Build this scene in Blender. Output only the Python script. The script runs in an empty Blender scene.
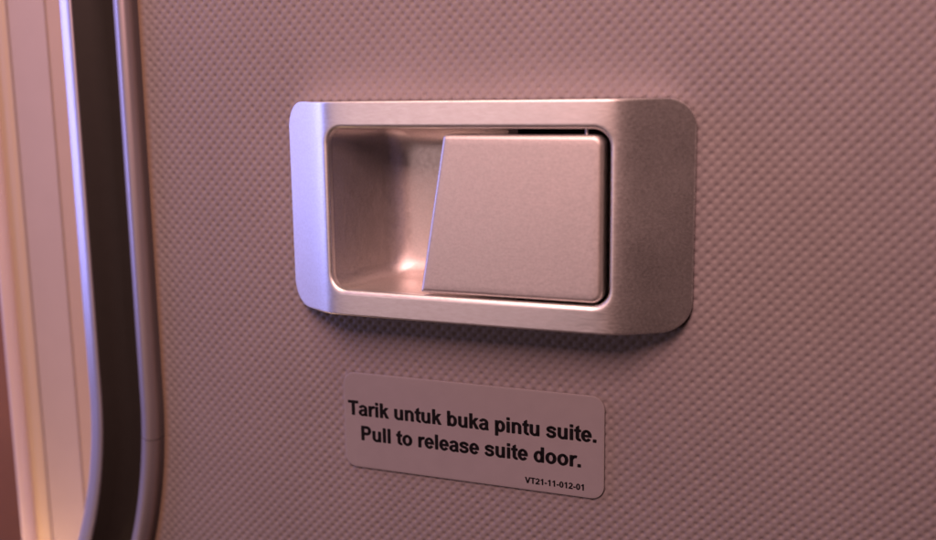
import bpy, bmesh, math, random
import numpy as np
from mathutils import Vector, Matrix

MM = 0.001                                   # everything below is written in millimetres
S = bpy.context.scene
COL = S.collection
rng = np.random.RandomState(4)

# ------------------------------------------------------------------ helpers
def link(name, verts, faces, mat, parent=None, smooth=True, angle=None):
    me = bpy.data.meshes.new(name)
    me.from_pydata([(v[0]*MM, v[1]*MM, v[2]*MM) for v in verts], [], faces)
    me.validate()
    bm = bmesh.new(); bm.from_mesh(me)
    bmesh.ops.recalc_face_normals(bm, faces=bm.faces)
    bm.to_mesh(me); bm.free()
    me.materials.append(mat)
    for p in me.polygons: p.use_smooth = smooth
    if smooth and angle is not None:
        me.set_sharp_from_angle(angle=math.radians(angle))
    o = bpy.data.objects.new(name, me); COL.objects.link(o)
    if parent is not None: o.parent = parent
    return o

def thing(name, label, cat):
    o = bpy.data.objects.new(name, None); COL.objects.link(o)
    o.empty_display_size = 0.01
    o['label'] = label; o['category'] = cat
    return o

def rounded_poly(pts, radii, narc=8, nedge=30):
    """closed loop round a convex polygon (counter-clockwise in x,z)"""
    n = len(pts); corners = []
    for i in range(n):
        p = Vector(pts[i]); a = (Vector(pts[i-1])-p).normalized(); b = (Vector(pts[(i+1) % n])-p).normalized()
        ang = a.angle(b); r = max(radii[i], 1e-3)
        t = r/math.tan(ang/2); c = p+(a+b).normalized()*(r/math.sin(ang/2))
        s0 = p+a*t-c; s1 = p+b*t-c
        a0 = math.atan2(s0.y, s0.x); a1 = math.atan2(s1.y, s1.x)
        while a1 < a0: a1 += 2*math.pi
        corners.append([(c.x+r*math.cos(a0+(a1-a0)*k/narc), c.y+r*math.sin(a0+(a1-a0)*k/narc)) for k in range(narc+1)])
    loop = []
    for i in range(n):
        loop += corners[i]
        p, q = corners[i][-1], corners[(i+1) % n][0]
        ne = nedge[i] if isinstance(nedge, (list, tuple)) else nedge
        loop += [(p[0]+(q[0]-p[0])*k/ne, p[1]+(q[1]-p[1])*k/ne) for k in range(1, ne)]
    return loop

def inset_poly(pts, d):
    n = len(pts); out = []
    for i in range(n):
        p = Vector(pts[i]); e0 = (p-Vector(pts[i-1])).normalized(); e1 = (Vector(pts[(i+1) % n])-p).normalized()
        n0 = Vector((-e0.y, e0.x)); n1 = Vector((-e1.y, e1.x))
        m = (n0+n1); m = m/m.dot(n0) if m.dot(n0) else n0
        out.append(tuple(p+m*d))
    return out

def rect(hw, hh): return [(-hw, -hh), (hw, -hh), (hw, hh), (-hw, hh)]

def loft(rings, cap=False):
    n = len(rings[0]); V = [v for r in rings for v in r]; Fc = []
    for k in range(len(rings)-1):
        for i in range(n):
            j = (i+1) % n
            Fc.append((k*n+i, k*n+j, (k+1)*n+j, (k+1)*n+i))
    if cap: Fc.append(tuple(range((len(rings)-1)*n, len(rings)*n)))
    return V, Fc

# ------------------------------------------------------------------ materials
def mat(name, color, rough=0.5, metal=0.0, spec=0.5, bump=None, mottle=None, rough_var=0.0, aniso_scale=None):
    m = bpy.data.materials.new(name); m.use_nodes = True
    nt = m.node_tree; N = nt.nodes; L = nt.links; b = N['Principled BSDF']
    b.inputs['Base Color'].default_value = (*color, 1); b.inputs['Roughness'].default_value = rough
    b.inputs['Metallic'].default_value = metal; b.inputs['Specular IOR Level'].default_value = spec
    tc = N.new('ShaderNodeTexCoord')
    def noise(scale, stretch=(1, 1, 1), detail=3):
        mp = N.new('ShaderNodeMapping'); mp.inputs['Scale'].default_value = stretch
        L.new(tc.outputs['Object'], mp.inputs['Vector'])
        t = N.new('ShaderNodeTexNoise'); t.inputs['Scale'].default_value = scale; t.inputs['Detail'].default_value = detail
        L.new(mp.outputs[0], t.inputs['Vector']); return t
    if mottle:
        t = noise(mottle[0], mottle[2] if len(mottle) > 2 else (1, 1, 1), 4); mx = N.new('ShaderNodeMix'); mx.data_type = 'RGBA'
        a = mottle[1]
        mx.inputs['A'].default_value = (*[c*(1-a) for c in color], 1); mx.inputs['B'].default_value = (*[min(1, c*(1+a)) for c in color], 1)
        L.new(t.outputs['Fac'], mx.inputs['Factor']); L.new(mx.outputs['Result'], b.inputs['Base Color'])
    if rough_var:
        t = noise(aniso_scale or 900, (0.12, 1, 1) if aniso_scale else (1, 1, 1)); r = N.new('ShaderNodeMapRange')
        r.inputs['From Min'].default_value = 0.25; r.inputs['From Max'].default_value = 0.75
        r.inputs['To Min'].default_value = rough-rough_var; r.inputs['To Max'].default_value = rough+rough_var
        L.new(t.outputs['Fac'], r.inputs['Value'])
        t2 = noise(70, (1, 1, 1), 5); r2 = N.new('ShaderNodeMapRange')
        r2.inputs['From Min'].default_value = 0.35; r2.inputs['From Max'].default_value = 0.7
        r2.inputs['To Min'].default_value = -0.015; r2.inputs['To Max'].default_value = 0.03
        ad = N.new('ShaderNodeMath'); L.new(t2.outputs['Fac'], r2.inputs['Value'])
        L.new(r.outputs[0], ad.inputs[0]); L.new(r2.outputs[0], ad.inputs[1]); L.new(ad.outputs[0], b.inputs['Roughness'])
    if bump:                                     # list of (scale, stretch, distance in mm)
        prev = None
        for sc, st, d in bump:
            t = noise(sc, st, 3); bn = N.new('ShaderNodeBump'); bn.inputs['Distance'].default_value = d*MM; bn.inputs['Strength'].default_value = 1
            L.new(t.outputs['Fac'], bn.inputs['Height'])
            if prev: L.new(prev.outputs[0], bn.inputs['Normal'])
            prev = bn
        L.new(prev.outputs[0], b.inputs['Normal'])
    return m

M_wall = mat('embossed_wall_laminate', (0.258, 0.226, 0.231), 0.6, 0, 0.3, mottle=(45, 0.09), bump=[(2600, (1, 1, 1), 0.035)])
M_alu = mat('satin_aluminium', (0.95, 0.915, 0.88), 0.45, 1.0, bump=[(2300, (0.3, 1, 1), 0.010), (2600, (1, 1, 1), 0.008)],
            mottle=(1900, 0.16, (0.3, 1, 1)), rough_var=0.05, aniso_scale=3000)
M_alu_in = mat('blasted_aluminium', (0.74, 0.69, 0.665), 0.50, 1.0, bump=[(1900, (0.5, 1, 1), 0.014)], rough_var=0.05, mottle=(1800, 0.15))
M_paddle = mat('satin_painted_metal', (0.74, 0.69, 0.66), 0.5, 0.9, bump=[(1900, (0.6, 1, 1), 0.014)], mottle=(1800, 0.16), rough_var=0.04)
M_black = mat('black_plastic', (0.006, 0.006, 0.007), 0.6, 0, 0.2)
M_pin = mat('polished_pin_steel', (0.9, 0.9, 0.93), 0.45, 1.0)
M_label = mat('frosted_label_film', (0.29, 0.265, 0.272), 0.5, 0, 0.35, mottle=(250, 0.06), bump=[(900, (1, 1, 1), 0.012)])
M_ink = mat('black_print_ink', (0.005, 0.004, 0.005), 0.6, 0, 0.15)
M_bead = mat('trim_bead_metal', (0.44, 0.40, 0.43), 0.48, 0.75, bump=[(1500, (1, 1, 1), 0.006)])
M_chan = mat('dark_channel_coating', (0.020, 0.016, 0.013), 0.55, 0, 0.3, mottle=(300, 0.15), bump=[(1800, (1, 1, 1), 0.01)])
M_lip = mat('bright_lip_metal', (0.76, 0.70, 0.73), 0.46, 0.95, bump=[(1500, (1, 1, 1), 0.005)])
M_door = mat('door_laminate', (0.50, 0.42, 0.36), 0.42, 0, 0.45, mottle=(120, 0.05), bump=[(1500, (1, 1, 1), 0.012)])
M_door_warm = mat('warm_lit_door_laminate', (0.50, 0.39, 0.29), 0.42, 0, 0.45, mottle=(120, 0.05))  # door laminate with the warm reflected light put into its base colour
M_ridge = mat('pale_edge_bead', (0.68, 0.58, 0.56), 0.4, 0, 0.45)
M_strip_warm = mat('warm_lit_edge_strip', (0.60, 0.49, 0.36), 0.45, 0, 0.4, bump=[(1200, (1, 1, 1), 0.01)])  # warm light on this strip is painted in as its base colour
M_back = mat('brown_backdrop', (0.26, 0.12, 0.065), 0.7, 0, 0.3, mottle=(15, 0.2))

# warm reflected light along the wall's left edge, painted into the base colour
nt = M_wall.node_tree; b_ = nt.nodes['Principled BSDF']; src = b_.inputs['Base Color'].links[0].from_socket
at_ = nt.nodes.new('ShaderNodeAttribute'); at_.attribute_name = 'edge_warm_tint'
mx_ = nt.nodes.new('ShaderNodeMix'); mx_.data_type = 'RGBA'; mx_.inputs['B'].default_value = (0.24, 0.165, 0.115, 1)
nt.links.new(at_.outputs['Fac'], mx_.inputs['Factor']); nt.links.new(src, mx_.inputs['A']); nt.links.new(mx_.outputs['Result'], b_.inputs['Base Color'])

# ------------------------------------------------------------------ edge path of the wall opening
XE, Z0, RC = -95.4, -55.0, 150.0
def path(s):
    """s = distance down the path from z = 140; returns point and outward (leftward) direction"""
    Ls = 140-Z0
    if s <= Ls: return (XE, 140-s), (-1.0, 0.0)
    a = (s-Ls)/RC
    return (XE-RC+RC*math.cos(a), Z0-RC*math.sin(a)), (-math.cos(a), math.sin(a))
def sweep(profile, s0, s1, step=2.0):
    """profile = list of (u left of the path, y)"""
    n = max(2, int((s1-s0)/step)+1); V = []; Fc = []; m = len(profile)
    for k in range(n):
        (x, z), (ox, oz) = path(s0+(s1-s0)*k/(n-1))
        for u, y in profile: V.append((x+ox*u, y, z+oz*u))
    for k in range(n-1):
        for i in range(m-1):
            Fc.append((k*m+i, k*m+i+1, (k+1)*m+i+1, (k+1)*m+i))
    Fc.append(tuple(range(m))); Fc.append(tuple(range((n-1)*m, n*m)))
    return V, Fc
SMAX = 140-Z0+RC*1.2

# ------------------------------------------------------------------ wall (embossed sheet, real relief)
def build_wall():
    st = 0.26
    zs = np.concatenate([[-190, -160], np.arange(-126, 76, st), [100, 140]])
    off = np.concatenate([[0.0, 0.0, 0.15, 0.45, 0.9, 1.5, 2.2], np.arange(2.6, 232, st), [260, 300, 360]])
    yedge = np.zeros_like(off); yedge[:7] = [6.0, 2.0, 1.2, 0.65, 0.3, 0.1, 0.02]
    xe = np.where(zs > Z0, XE+0.9, 0)
    for i, z in enumerate(zs):
        if z <= Z0:
            r = RC+0.9
            xe[i] = XE-RC+math.sqrt(max(r*r-(z-Z0)**2, 0))
    X = xe[:, None]+off[None, :]; Zg = np.repeat(zs[:, None], len(off), 1)
    L_ = 2.63; k = 2*np.pi/L_
    # slight irregularity of the emboss roller
    wob = 0.10*np.sin(X*0.31+1.3*np.sin(Zg*0.23))+0.08*np.sin(Zg*0.47+X*0.11)
    f = np.cos(k*(X+wob))*np.cos(k*(Zg+0.6*wob))
    h = -np.power(0.5+0.5*f, 3.0)
    iu = np.round((X+Zg+1.6*wob)/L_); iv = np.round((X-Zg+0.4*wob)/L_)       # every dimple a little deeper or shallower
    hsh = np.sin(iu*12.9898+iv*78.233)*43758.5453; hsh = hsh-np.floor(hsh)
    h = h*(0.78+0.44*hsh)
    amp = 0.29*(1+0.18*np.sin(X*0.9+Zg*1.7)*np.sin(Zg*0.6-X*0.37))
    fade = np.clip((off-1.2)/2.0, 0, 1)*np.where(off > 234, 0, 1)
    fz = np.where((zs < -128) | (zs > 78), 0, 1)
    Y = -h*amp*fade[None, :]*fz[:, None]+yedge[None, :]
    nz, nx = X.shape
    co = np.stack([X, Y, Zg], -1).reshape(-1, 3)*MM
    idx = np.arange(nz*nx).reshape(nz, nx)
    q = np.stack([idx[:-1, :-1], idx[:-1, 1:], idx[1:, 1:], idx[1:, :-1]], -1).reshape(-1, 4)
    # opening cut in the panel behind the handle
    cx_ = co[q].mean(axis=1)/MM
    q = q[~((np.abs(cx_[:, 0]) < 42) & (np.abs(cx_[:, 2]) < 22.8))]
    me = bpy.data.meshes.new('wall')
    me.vertices.add(len(co)); me.vertices.foreach_set('co', co.astype(np.float32).ravel())
    me.loops.add(q.size); me.loops.foreach_set('vertex_index', q.astype(np.int32).ravel())
    me.polygons.add(len(q)); me.polygons.foreach_set('loop_start', np.arange(0, q.size, 4, dtype=np.int32))
    me.polygons.foreach_set('loop_total', np.full(len(q), 4, dtype=np.int32))
    me.polygons.foreach_set('use_smooth', np.ones(len(q), dtype=bool))
    me.update(calc_edges=True); me.validate()
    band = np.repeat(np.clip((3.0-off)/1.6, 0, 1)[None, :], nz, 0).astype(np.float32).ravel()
    at = me.attributes.new('edge_warm_tint', 'FLOAT', 'POINT'); at.data.foreach_set('value', band)
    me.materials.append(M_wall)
    o = bpy.data.objects.new('wall', me); COL.objects.link(o)
    o['kind'] = 'structure'; o['label'] = 'mauve embossed wall panel with a fine dotted relief'
    return o
build_wall()

# ------------------------------------------------------------------ backdrop beyond the door
V = []; Fc = []
for i, x in enumerate(np.linspace(-520, -60, 24)):
    V += [(x, 95+6*math.sin(i*0.4), -420), (x, 95+6*math.sin(i*0.4), 300)]
    if i: Fc.append((2*i-2, 2*i-1, 2*i+1, 2*i))
bk = link('background', V, Fc, M_back); bk['kind'] = 'structure'; bk['label'] = 'dark brown surface seen past the door edge'

# ------------------------------------------------------------------ suite door (vertical panel with two grooves, strip painted as warm-lit and round edge)
door = thing('suite_door', 'pinkish grooved suite door edge behind the metal trim at the far left', 'door')
def extrude_z(profile, z0, z1, n=40, close=True):
    V = []; Fc = []; m = len(profile)
    for k in range(n):
        z = z0+(z1-z0)*k/(n-1)
        V += [(x, y, z) for x, y in profile]
    for k in range(n-1):
        for i in range(m-1): Fc.append((k*m+i, k*m+i+1, (k+1)*m+i+1, (k+1)*m+i))
    if close: Fc += [tuple(range(m)), tuple(range((n-1)*m, n*m))]
    return V, Fc
YD = 14.0
def groove(x, w=0.45, d=1.1): return [(x+w, YD), (x+w*0.6, YD+d), (x-w*0.6, YD+d), (x-w, YD)]
prof = [(-137.3, YD+20), (-137.3, YD+1.1), (-137.6, YD+1.0), (-137.8, YD)]+groove(-151.5)+[(-152.3, YD), (-152.3, YD+20)]
link('panel', *extrude_z(prof, -300, 200), M_door, door, True, 25)
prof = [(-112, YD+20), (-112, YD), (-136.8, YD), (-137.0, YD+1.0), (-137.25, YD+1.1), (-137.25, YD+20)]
link('side_strip', *extrude_z(prof, -300, 200), M_door_warm, door, True, 25)
prof = [(-152.35, YD+20), (-152.35, YD+0.1), (-153.2, YD-0.2), (-155.6, YD+0.0), (-158.2, YD+0.8), (-159.2, YD+1.4), (-159.2, YD+20)]
link('edge_strip', *extrude_z(prof, -300, 200), M_strip_warm, door, True, 40)
prof = [(-159.25, YD+20)]+[(-161.4+2.2*math.cos(a), YD+1.0-3.0*math.sin(a)) for a in np.linspace(-0.2, math.pi, 16)]+[(-163.6, YD+20)]
link('edge_bead', *extrude_z(prof, -300, 200), M_ridge, door, True, 50)

# ------------------------------------------------------------------ metal trim round the opening
trim = thing('edge_trim', 'curved metal edge trim with a dark channel between two bright beads, left of the wall', 'trim')
bead = [(0.0, 6), (0.0, 0.4), (0.1, -0.6), (0.4, -1.5), (0.9, -2.1), (1.6, -2.45), (2.4, -2.5), (3.1, -2.3), (4.0, -1.75), (5.0, -1.05), (5.5, -0.6), (5.75, 0.1), (5.8, 1.0), (5.8, 6)]
SEAM = 140+66.8
link('bead', *sweep(bead, 0, SEAM-0.12), M_bead, trim, True, 50)
link('bead', *sweep(bead, SEAM+0.12, SEAM+RC*1.0), M_bead, trim, True, 50)
chan = [(5.85, 6), (5.85, 1.0), (6.6, 0.9), (9.5, 1.0), (12, 0.6), (14.2, -0.4), (16.2, -1.9), (17.2, -2.35), (17.2, 6)]
link('channel', *sweep(chan, 0, SMAX), M_chan, trim, True, 60)
lip = [(17.25, 6), (17.25, -2.4), (17.35, -2.75), (17.6, -2.85), (19.8, -2.15), (21.1, -1.65), (22.4, -1.15), (22.9, -0.8), (23.1, 0.2), (23.1, 12)]
link('lip', *sweep(lip, 0, SMAX), M_lip, trim, True, 60)

# ------------------------------------------------------------------ door handle
handle = thing('door_handle', 'satin aluminium recessed pull handle with a slanted paddle on the embossed wall', 'handle')
HW, HH, OW, OH, D = 49.5, 25.0, 33.5, 18.9, 11.3
def dep(x):
    t = abs(x)-34.6; k = 2.6
    return D-0.70*(t+math.sqrt(t*t+k*k))/2
NA, NE = 10, [170, 70, 170, 70]
def rl(hw, hh, r): return rounded_poly(rect(hw, hh), [r]*4, NA, NE)
rings = []
o0 = rl(HW, HH, 6.0)
rings.append([(x, -0.5, z) for x, z in o0])
e = 0.35
def ey(x): return 0.45-0.41*min(max((abs(x)-34)/8.0, 0), 1)
rings.append([(x, -max(dep(x)-ey(x), 0.8), z) for x, z in o0])
for a in (30, 60, 90):
    a = math.radians(a); ins = e*(1-math.cos(a))
    lp = rl(HW-ins, HH-ins, 6.0-ins)
    rings.append([(x, -(dep(x)-ey(x)+ey(x)*math.sin(a)), z) for x, z in lp])
A_ = rl(HW-e, HH-e, 6.0-e); B_ = rl(OW+1.0, OH+1.0, 4.6)
for k in range(1, 25):
    t = k/24
    rings.append([((1-t)*p[0]+t*q[0], -dep((1-t)*p[0]+t*q[0]), (1-t)*p[1]+t*q[1]) for p, q in zip(A_, B_)])
for a in (22, 45, 68, 90):
    a = math.radians(a)
    lp = rl(OW+1.0-1.0*math.sin(a), OH+1.0-1.0*math.sin(a), 4.4-0.6*math.sin(a))
    rings.append([(x, -dep(x)+1.0*(1-math.cos(a)), z) for x, z in lp])
lp = rl(OW, OH, 3.8)
rings.append([(x, -dep(x)+2.0, z) for x, z in lp])
lp = rl(OW+1.2, OH+1.2, 4.6)
rings.append([(x, -dep(x)+2.2, z) for x, z in lp])
link('frame', *loft(rings), M_alu, handle, True, 42)

# finger recess: drafted bowl behind the opening, open on its right end
rings = []; YF, R_F, TD = 11.0, 5.5, math.tan(math.radians(3))
def rring(y, ins): 
    lp = rl(OW+0.35-ins, OH+0.35-ins, max(3.9-ins*0.1, 0.5)+ins*0.25)
    sl = 0.34*max(y+8.95, 0)                     # the left side slopes more than the others
    return [(x+sl*max(0.0, -x/OW), y, z) for x, z in lp]
for y in np.linspace(-8.95, YF-R_F, 8): rings.append(rring(y, (y+8.95)*TD))
base = (YF-R_F+8.95)*TD
for a in np.linspace(8, 90, 9):
    a = math.radians(a); rings.append(rring(YF-R_F+R_F*math.sin(a), base+R_F*(1-math.cos(a))))
last = rings[-1]
for k in range(1, 9): rings.append([(x*(1-k/8.0)+0.02*x, YF, z*(1-k/8.0)+0.02*z) for x, _, z in last])
V, Fc = loft(rings)
def fx(fc): 
    c = [sum(V[i][q] for i in fc)/len(fc) for q in range(3)]
    return c[0]+0.45*(c[1]+8.95)
Fc = [fc for fc in Fc if fx(fc) < 12.0]
link('recess', V, Fc, M_alu_in, handle, True, 60)

# dark mechanism cavity behind the paddle
x0, x1, zz, ya, yb = 4.0, 36.0, 21.6, -8.7, 16.0
V = [(x0, ya, -zz), (x1, ya, -zz), (x1, ya, zz), (x0, ya, zz), (x0, yb, -zz), (x1, yb, -zz), (x1, yb, zz), (x0, yb, zz)]
link('cavity', V, [(0, 1, 5, 4), (1, 2, 6, 5), (2, 3, 7, 6), (4, 5, 6, 7)], M_black, handle, False)

# paddle
P0 = [(-10.6, -18.3), (32.1, -18.3), (32.1, 17.6), (-4.3, 17.6)]
RP = [0.5, 2.4, 2.2, 0.9]; YP = -10.9; BV = 1.1
def pring(ins, y):
    return [(x, y, z) for x, z in rounded_poly(inset_poly(P0, ins), [max(r-ins*0.8, 0.15) for r in RP], 8, [60, 50, 60, 50])]
rings = [pring(0.6, YP+6.0), pring(0.0, YP+5.4), pring(0.0, YP+BV)]
for a in np.linspace(15, 90, 6):
    a = math.radians(a); rings.append(pring(BV*(1-math.cos(a)), YP+BV-BV*math.sin(a)))
for k in (0.93, 0.7, 0.4, 0.02):
    rings.append([(10.9+(x-10.9)*k, YP, -0.5+(z+0.5)*k) for x, y, z in rings[8]])
link('paddle', *loft(rings, True), M_paddle, handle, True, 60)
# pivot pin seen in the gap above the paddle
V = []; Fc = []
for k, (z, r) in enumerate([(16.0, 0.4), (19.3, 0.4), (19.5, 0.3), (20.6, 0.3)]):
    V += [(27.9+r*math.cos(t), -8.2+r*math.sin(t), z) for t in np.linspace(0, 2*math.pi, 16, endpoint=False)]
    if k: Fc += [((k-1)*16+i, (k-1)*16+(i+1) % 16, k*16+(i+1) % 16, k*16+i) for i in range(16)]
link('pin', V, Fc, M_pin, handle, True, 60)

# ------------------------------------------------------------------ instruction sticker
SX0, SX1, SZ0, SZ1 = -37.06, 30.32, -66.67, -41.99
scx, scz = (SX0+SX1)/2, (SZ0+SZ1)/2; shw, shh = (SX1-SX0)/2, (SZ1-SZ0)/2
YS = -0.52
rings = []
for ins, y in ((0.0, -0.15), (0.0, YS+0.06), (0.03, YS+0.015), (0.10, YS), (0.6, YS)):
    rings.append([(scx+x, y, scz+z) for x, z in rl(shw-ins, shh-ins, 3.1-ins)])
sticker = link('sticker', *loft(rings, True), M_label, None, True, 50)
sticker['label'] = 'rounded mauve instruction sticker with two lines of bold black text below the handle'
sticker['category'] = 'sticker'

# ------------------------------------------------------------------ lettering: bold grotesque glyphs drawn as strokes (1000 units per em)
def R_(x0, y0, x1, y1): return [(x0, y0), (x1, y0), (x1, y1), (x0, y1)]
def ring_(cx, cy, rx, ry, ix, iy, a0, a1, n=28):
    P = []
    for i in range(n):
        t0 = math.radians(a0+(a1-a0)*i/n); t1 = math.radians(a0+(a1-a0)*(i+1)/n)
        P.append([(cx+rx*math.cos(t0), cy+ry*math.sin(t0)), (cx+rx*math.cos(t1), cy+ry*math.sin(t1)),
                  (cx+ix*math.cos(t1), cy+iy*math.sin(t1)), (cx+ix*math.cos(t0), cy+iy*math.sin(t0))])
    return P
def stroke_(pts, w, n=6):
    pts = [Vector(p) for p in pts]; C = []
    for i in range(len(pts)-1):
        p0 = pts[max(i-1, 0)]; p1 = pts[i]; p2 = pts[i+1]; p3 = pts[min(i+2, len(pts)-1)]
        for k in range(n):
            t = k/n
            C.append(0.5*((2*p1)+(p2-p0)*t+(2*p0-5*p1+4*p2-p3)*t*t+(3*p1-p0-3*p2+p3)*t**3))
    C.append(pts[-1]); Lp = []; Rp = []
    for i, c in enumerate(C):
        d = (C[min(i+1, len(C)-1)]-C[max(i-1, 0)]).normalized(); nn = Vector((-d.y, d.x))*w/2
        Lp.append(tuple(c+nn)); Rp.append(tuple(c-nn))
    return [[Rp[i], Rp[i+1], Lp[i+1], Lp[i]] for i in range(len(C)-1)]
def flip(P, w, fx=True, fy=None):
    return [[((w-x) if fx else x, (fy-y) if fy is not None else y) for x, y in p] for p in P]
n_ = [R_(67, 0, 204, 519), R_(402, 0, 539, 330)]+ring_(303, 330, 236, 201, 99, 96, 0, 180)
b_ = [R_(67, 0, 204, 716)]+ring_(325, 259, 247, 271, 110, 160, 0, 360, 40)
GL = {
 'T': (611, [R_(21, 595, 592, 716), R_(235, 0, 379, 716)]),
 'i': (278, [R_(72, 0, 209, 519), R_(72, 589, 209, 716)]),
 'l': (278, [R_(72, 0, 209, 716)]),
 'r': (389, [R_(65, 0, 202, 519)]+ring_(340, 260, 275, 271, 138, 150, 75, 180)),
 'n': (611, n_), 'u': (611, flip(n_, 606, True, 519)),
 'k': (556, [R_(65, 0, 202, 716), [(195, 165), (300, 280), (535, 519), (365, 519), (195, 335)], [(262, 250), (393, 0), (552, 0), (350, 335)]]),
 't': (333, [[(95, 130), (232, 130), (232, 703), (95, 622)], R_(18, 410, 326, 519)]+ring_(290, 140, 195, 152, 58, 40, 180, 285)),
 'a': (556, [R_(362, 60, 499, 360), [(362, 110), (380, 0), (528, 0), (499, 110)], [(235, 222), (362, 240), (370, 330), (230, 312)]]
       + ring_(272, 360, 227, 171, 90, 66, 0, 168)+ring_(250, 152, 215, 164, 80, 68, 80, 330)),
 's': (556, stroke_([(462, 360), (425, 435), (285, 474), (155, 445), (108, 375), (160, 312), (285, 278), (415, 232), (450, 150), (400, 75), (278, 45), (140, 75), (82, 168)], 116)),
 'e': (556, ring_(280, 260, 247, 271, 112, 165, 0, 325, 40)+[R_(110, 212, 527, 305), [(520, 305), (392, 305), (392, 262), (527, 262)]]),
 'o': (611, ring_(305, 259, 265, 271, 125, 160, 0, 360, 40)),
 'b': (611, b_), 'd': (611, flip(b_, 611)), 'p': (611, flip(b_, 0, False, 519)),
 'P': (667, [R_(73, 0, 217, 716), R_(217, 595, 400, 716), R_(217, 270, 400, 391)]+ring_(400, 493, 220, 223, 75, 102, -90, 90)),
 '.': (278, [R_(72, 0, 209, 137)]),
 'V': (667, [[(0, 716), (255, 0), (411, 0), (157, 716)], [(667, 716), (513, 716), (255, 0), (411, 0)]]),
 '2': (556, ring_(277, 505, 235, 214, 97, 97, -15, 172)+stroke_([(440, 470), (395, 375), (265, 255), (150, 140), (110, 50)], 132)+[R_(30, 0, 510, 128)]),
 '1': (556, [R_(255, 0, 392, 719), [(255, 545), (255, 719), (285, 719), (215, 640), (105, 590), (105, 465)]]),
 '0': (556, ring_(277, 353, 238, 366, 98, 250, 0, 360, 40)),
 '-': (333, [R_(40, 190, 293, 327)]), ' ': (278, [])}
WT = 28
def lettering(text, x0, x1, zb, cap):
    """one printed line between x0 and x1 with its baseline at zb"""
    adv = sum(GL[c][0] for c in text)
    first = min(p[0] for q in GL[text[0]][1] for p in q)
    lastw = GL[text[-1]][0]-max(p[0] for q in GL[text[-1]][1] for p in q)
    sx = (x1-x0)/(adv-first-lastw); sz = cap/716.0
    V = []; Fc = []; pen = -first; lay = 0
    for c in text:
        for ex, ez in ((-WT, 0), (WT, 0), (0, WT*0.5), (0, -WT*0.5)):       # heavy weight: the same strokes spread by the ink
            for q in GL[c][1]:
                lay = (lay+1) % 11
                y = YS-0.006-0.0006*lay
                Fc.append(tuple(range(len(V), len(V)+len(q))))
                V += [(x0+(pen+px+ex)*sx, y, zb+(pz+ez)*sz) for px, pz in q]
        pen += GL[c][0]
    return link('lettering', V, Fc, M_ink, sticker, False)
lettering('Tarik untuk buka pintu suite.', -35.8, 28.35, -53.02, 3.72)
lettering('Pull to release suite door.', -32.3, 24.7, -59.42, 3.72)
lettering('VT21-11-012-01', 11.1, 25.5, -64.98, 1.5)

# ------------------------------------------------------------------ light
W = bpy.data.worlds.new("World"); S.world = W; W.use_nodes = True
W.node_tree.nodes['Background'].inputs[0].default_value = (1.0, 0.48, 0.44, 1)
W.node_tree.nodes['Background'].inputs[1].default_value = 0.026
def area(name, loc, aim, sx, sy, power, color):
    l = bpy.data.lights.new(name, 'AREA'); l.shape = 'RECTANGLE'; l.size = sx*MM; l.size_y = sy*MM; l.energy = power; l.color = color
    o = bpy.data.objects.new(name, l); COL.objects.link(o); o.location = [v*MM for v in loc]
    o.rotation_euler = (Vector(aim)-Vector(loc)).to_track_quat('-Z', 'Y').to_euler()
    return o
area('cabin_ceiling_lamp', (20, -320, 260), (0, 0, 0), 150, 190, 1.75, (1.0, 0.54, 0.50))
area('face_fill_lamp', (-300, -640, -10), (0, 0, 0), 220, 220, 0.40, (1.0, 0.68, 0.68))  # added fill in the mirror direction, brightens the metal faces
area('bevel_strip_lamp', (-120, -110, 560), (0, -11, 18), 420, 90, 1.7, (1.0, 0.66, 0.52))  # unseen strip added overhead so the top bevels catch a highlight
area('violet_mood_lamp', (-520, -85, 140), (-40, -8, 0), 120, 500, 1.6, (0.37, 0.38, 1.0))
area('warm_floor_lamp', (-172, 3, -152), (-142, 14, -90), 40, 12, 0.075, (1.0, 0.58, 0.32))

# ------------------------------------------------------------------ camera
cd = bpy.data.cameras.new('camera'); cam = bpy.data.objects.new('camera', cd); COL.objects.link(cam)
cd.sensor_fit = 'HORIZONTAL'; cd.sensor_width = 36; cd.lens = 1038.867/936*36
cd.clip_start = 0.01; cd.clip_end = 20
Fv = Vector((-0.36975183, 0.91339855, -0.17025472)); Rv = Vector((0.92770275, 0.37308731, -0.01317077)); Uv = Vector((-0.05148972, 0.16281569, 0.98531206))
mx = Matrix((Rv, Uv, -Fv)).transposed().to_4x4()
mx.translation = Vector((87.2442, -222.9608, 27.1108))*MM
cam.matrix_world = mx
cd.dof.use_dof = True; cd.dof.focus_distance = 0.243; cd.dof.aperture_fstop = 8.0; cd.dof.aperture_blades = 7
S.camera = cam
S.view_settings.view_transform = 'Standard'; S.view_settings.look = 'None'; S.view_settings.exposure = 0; S.view_settings.gamma = 1
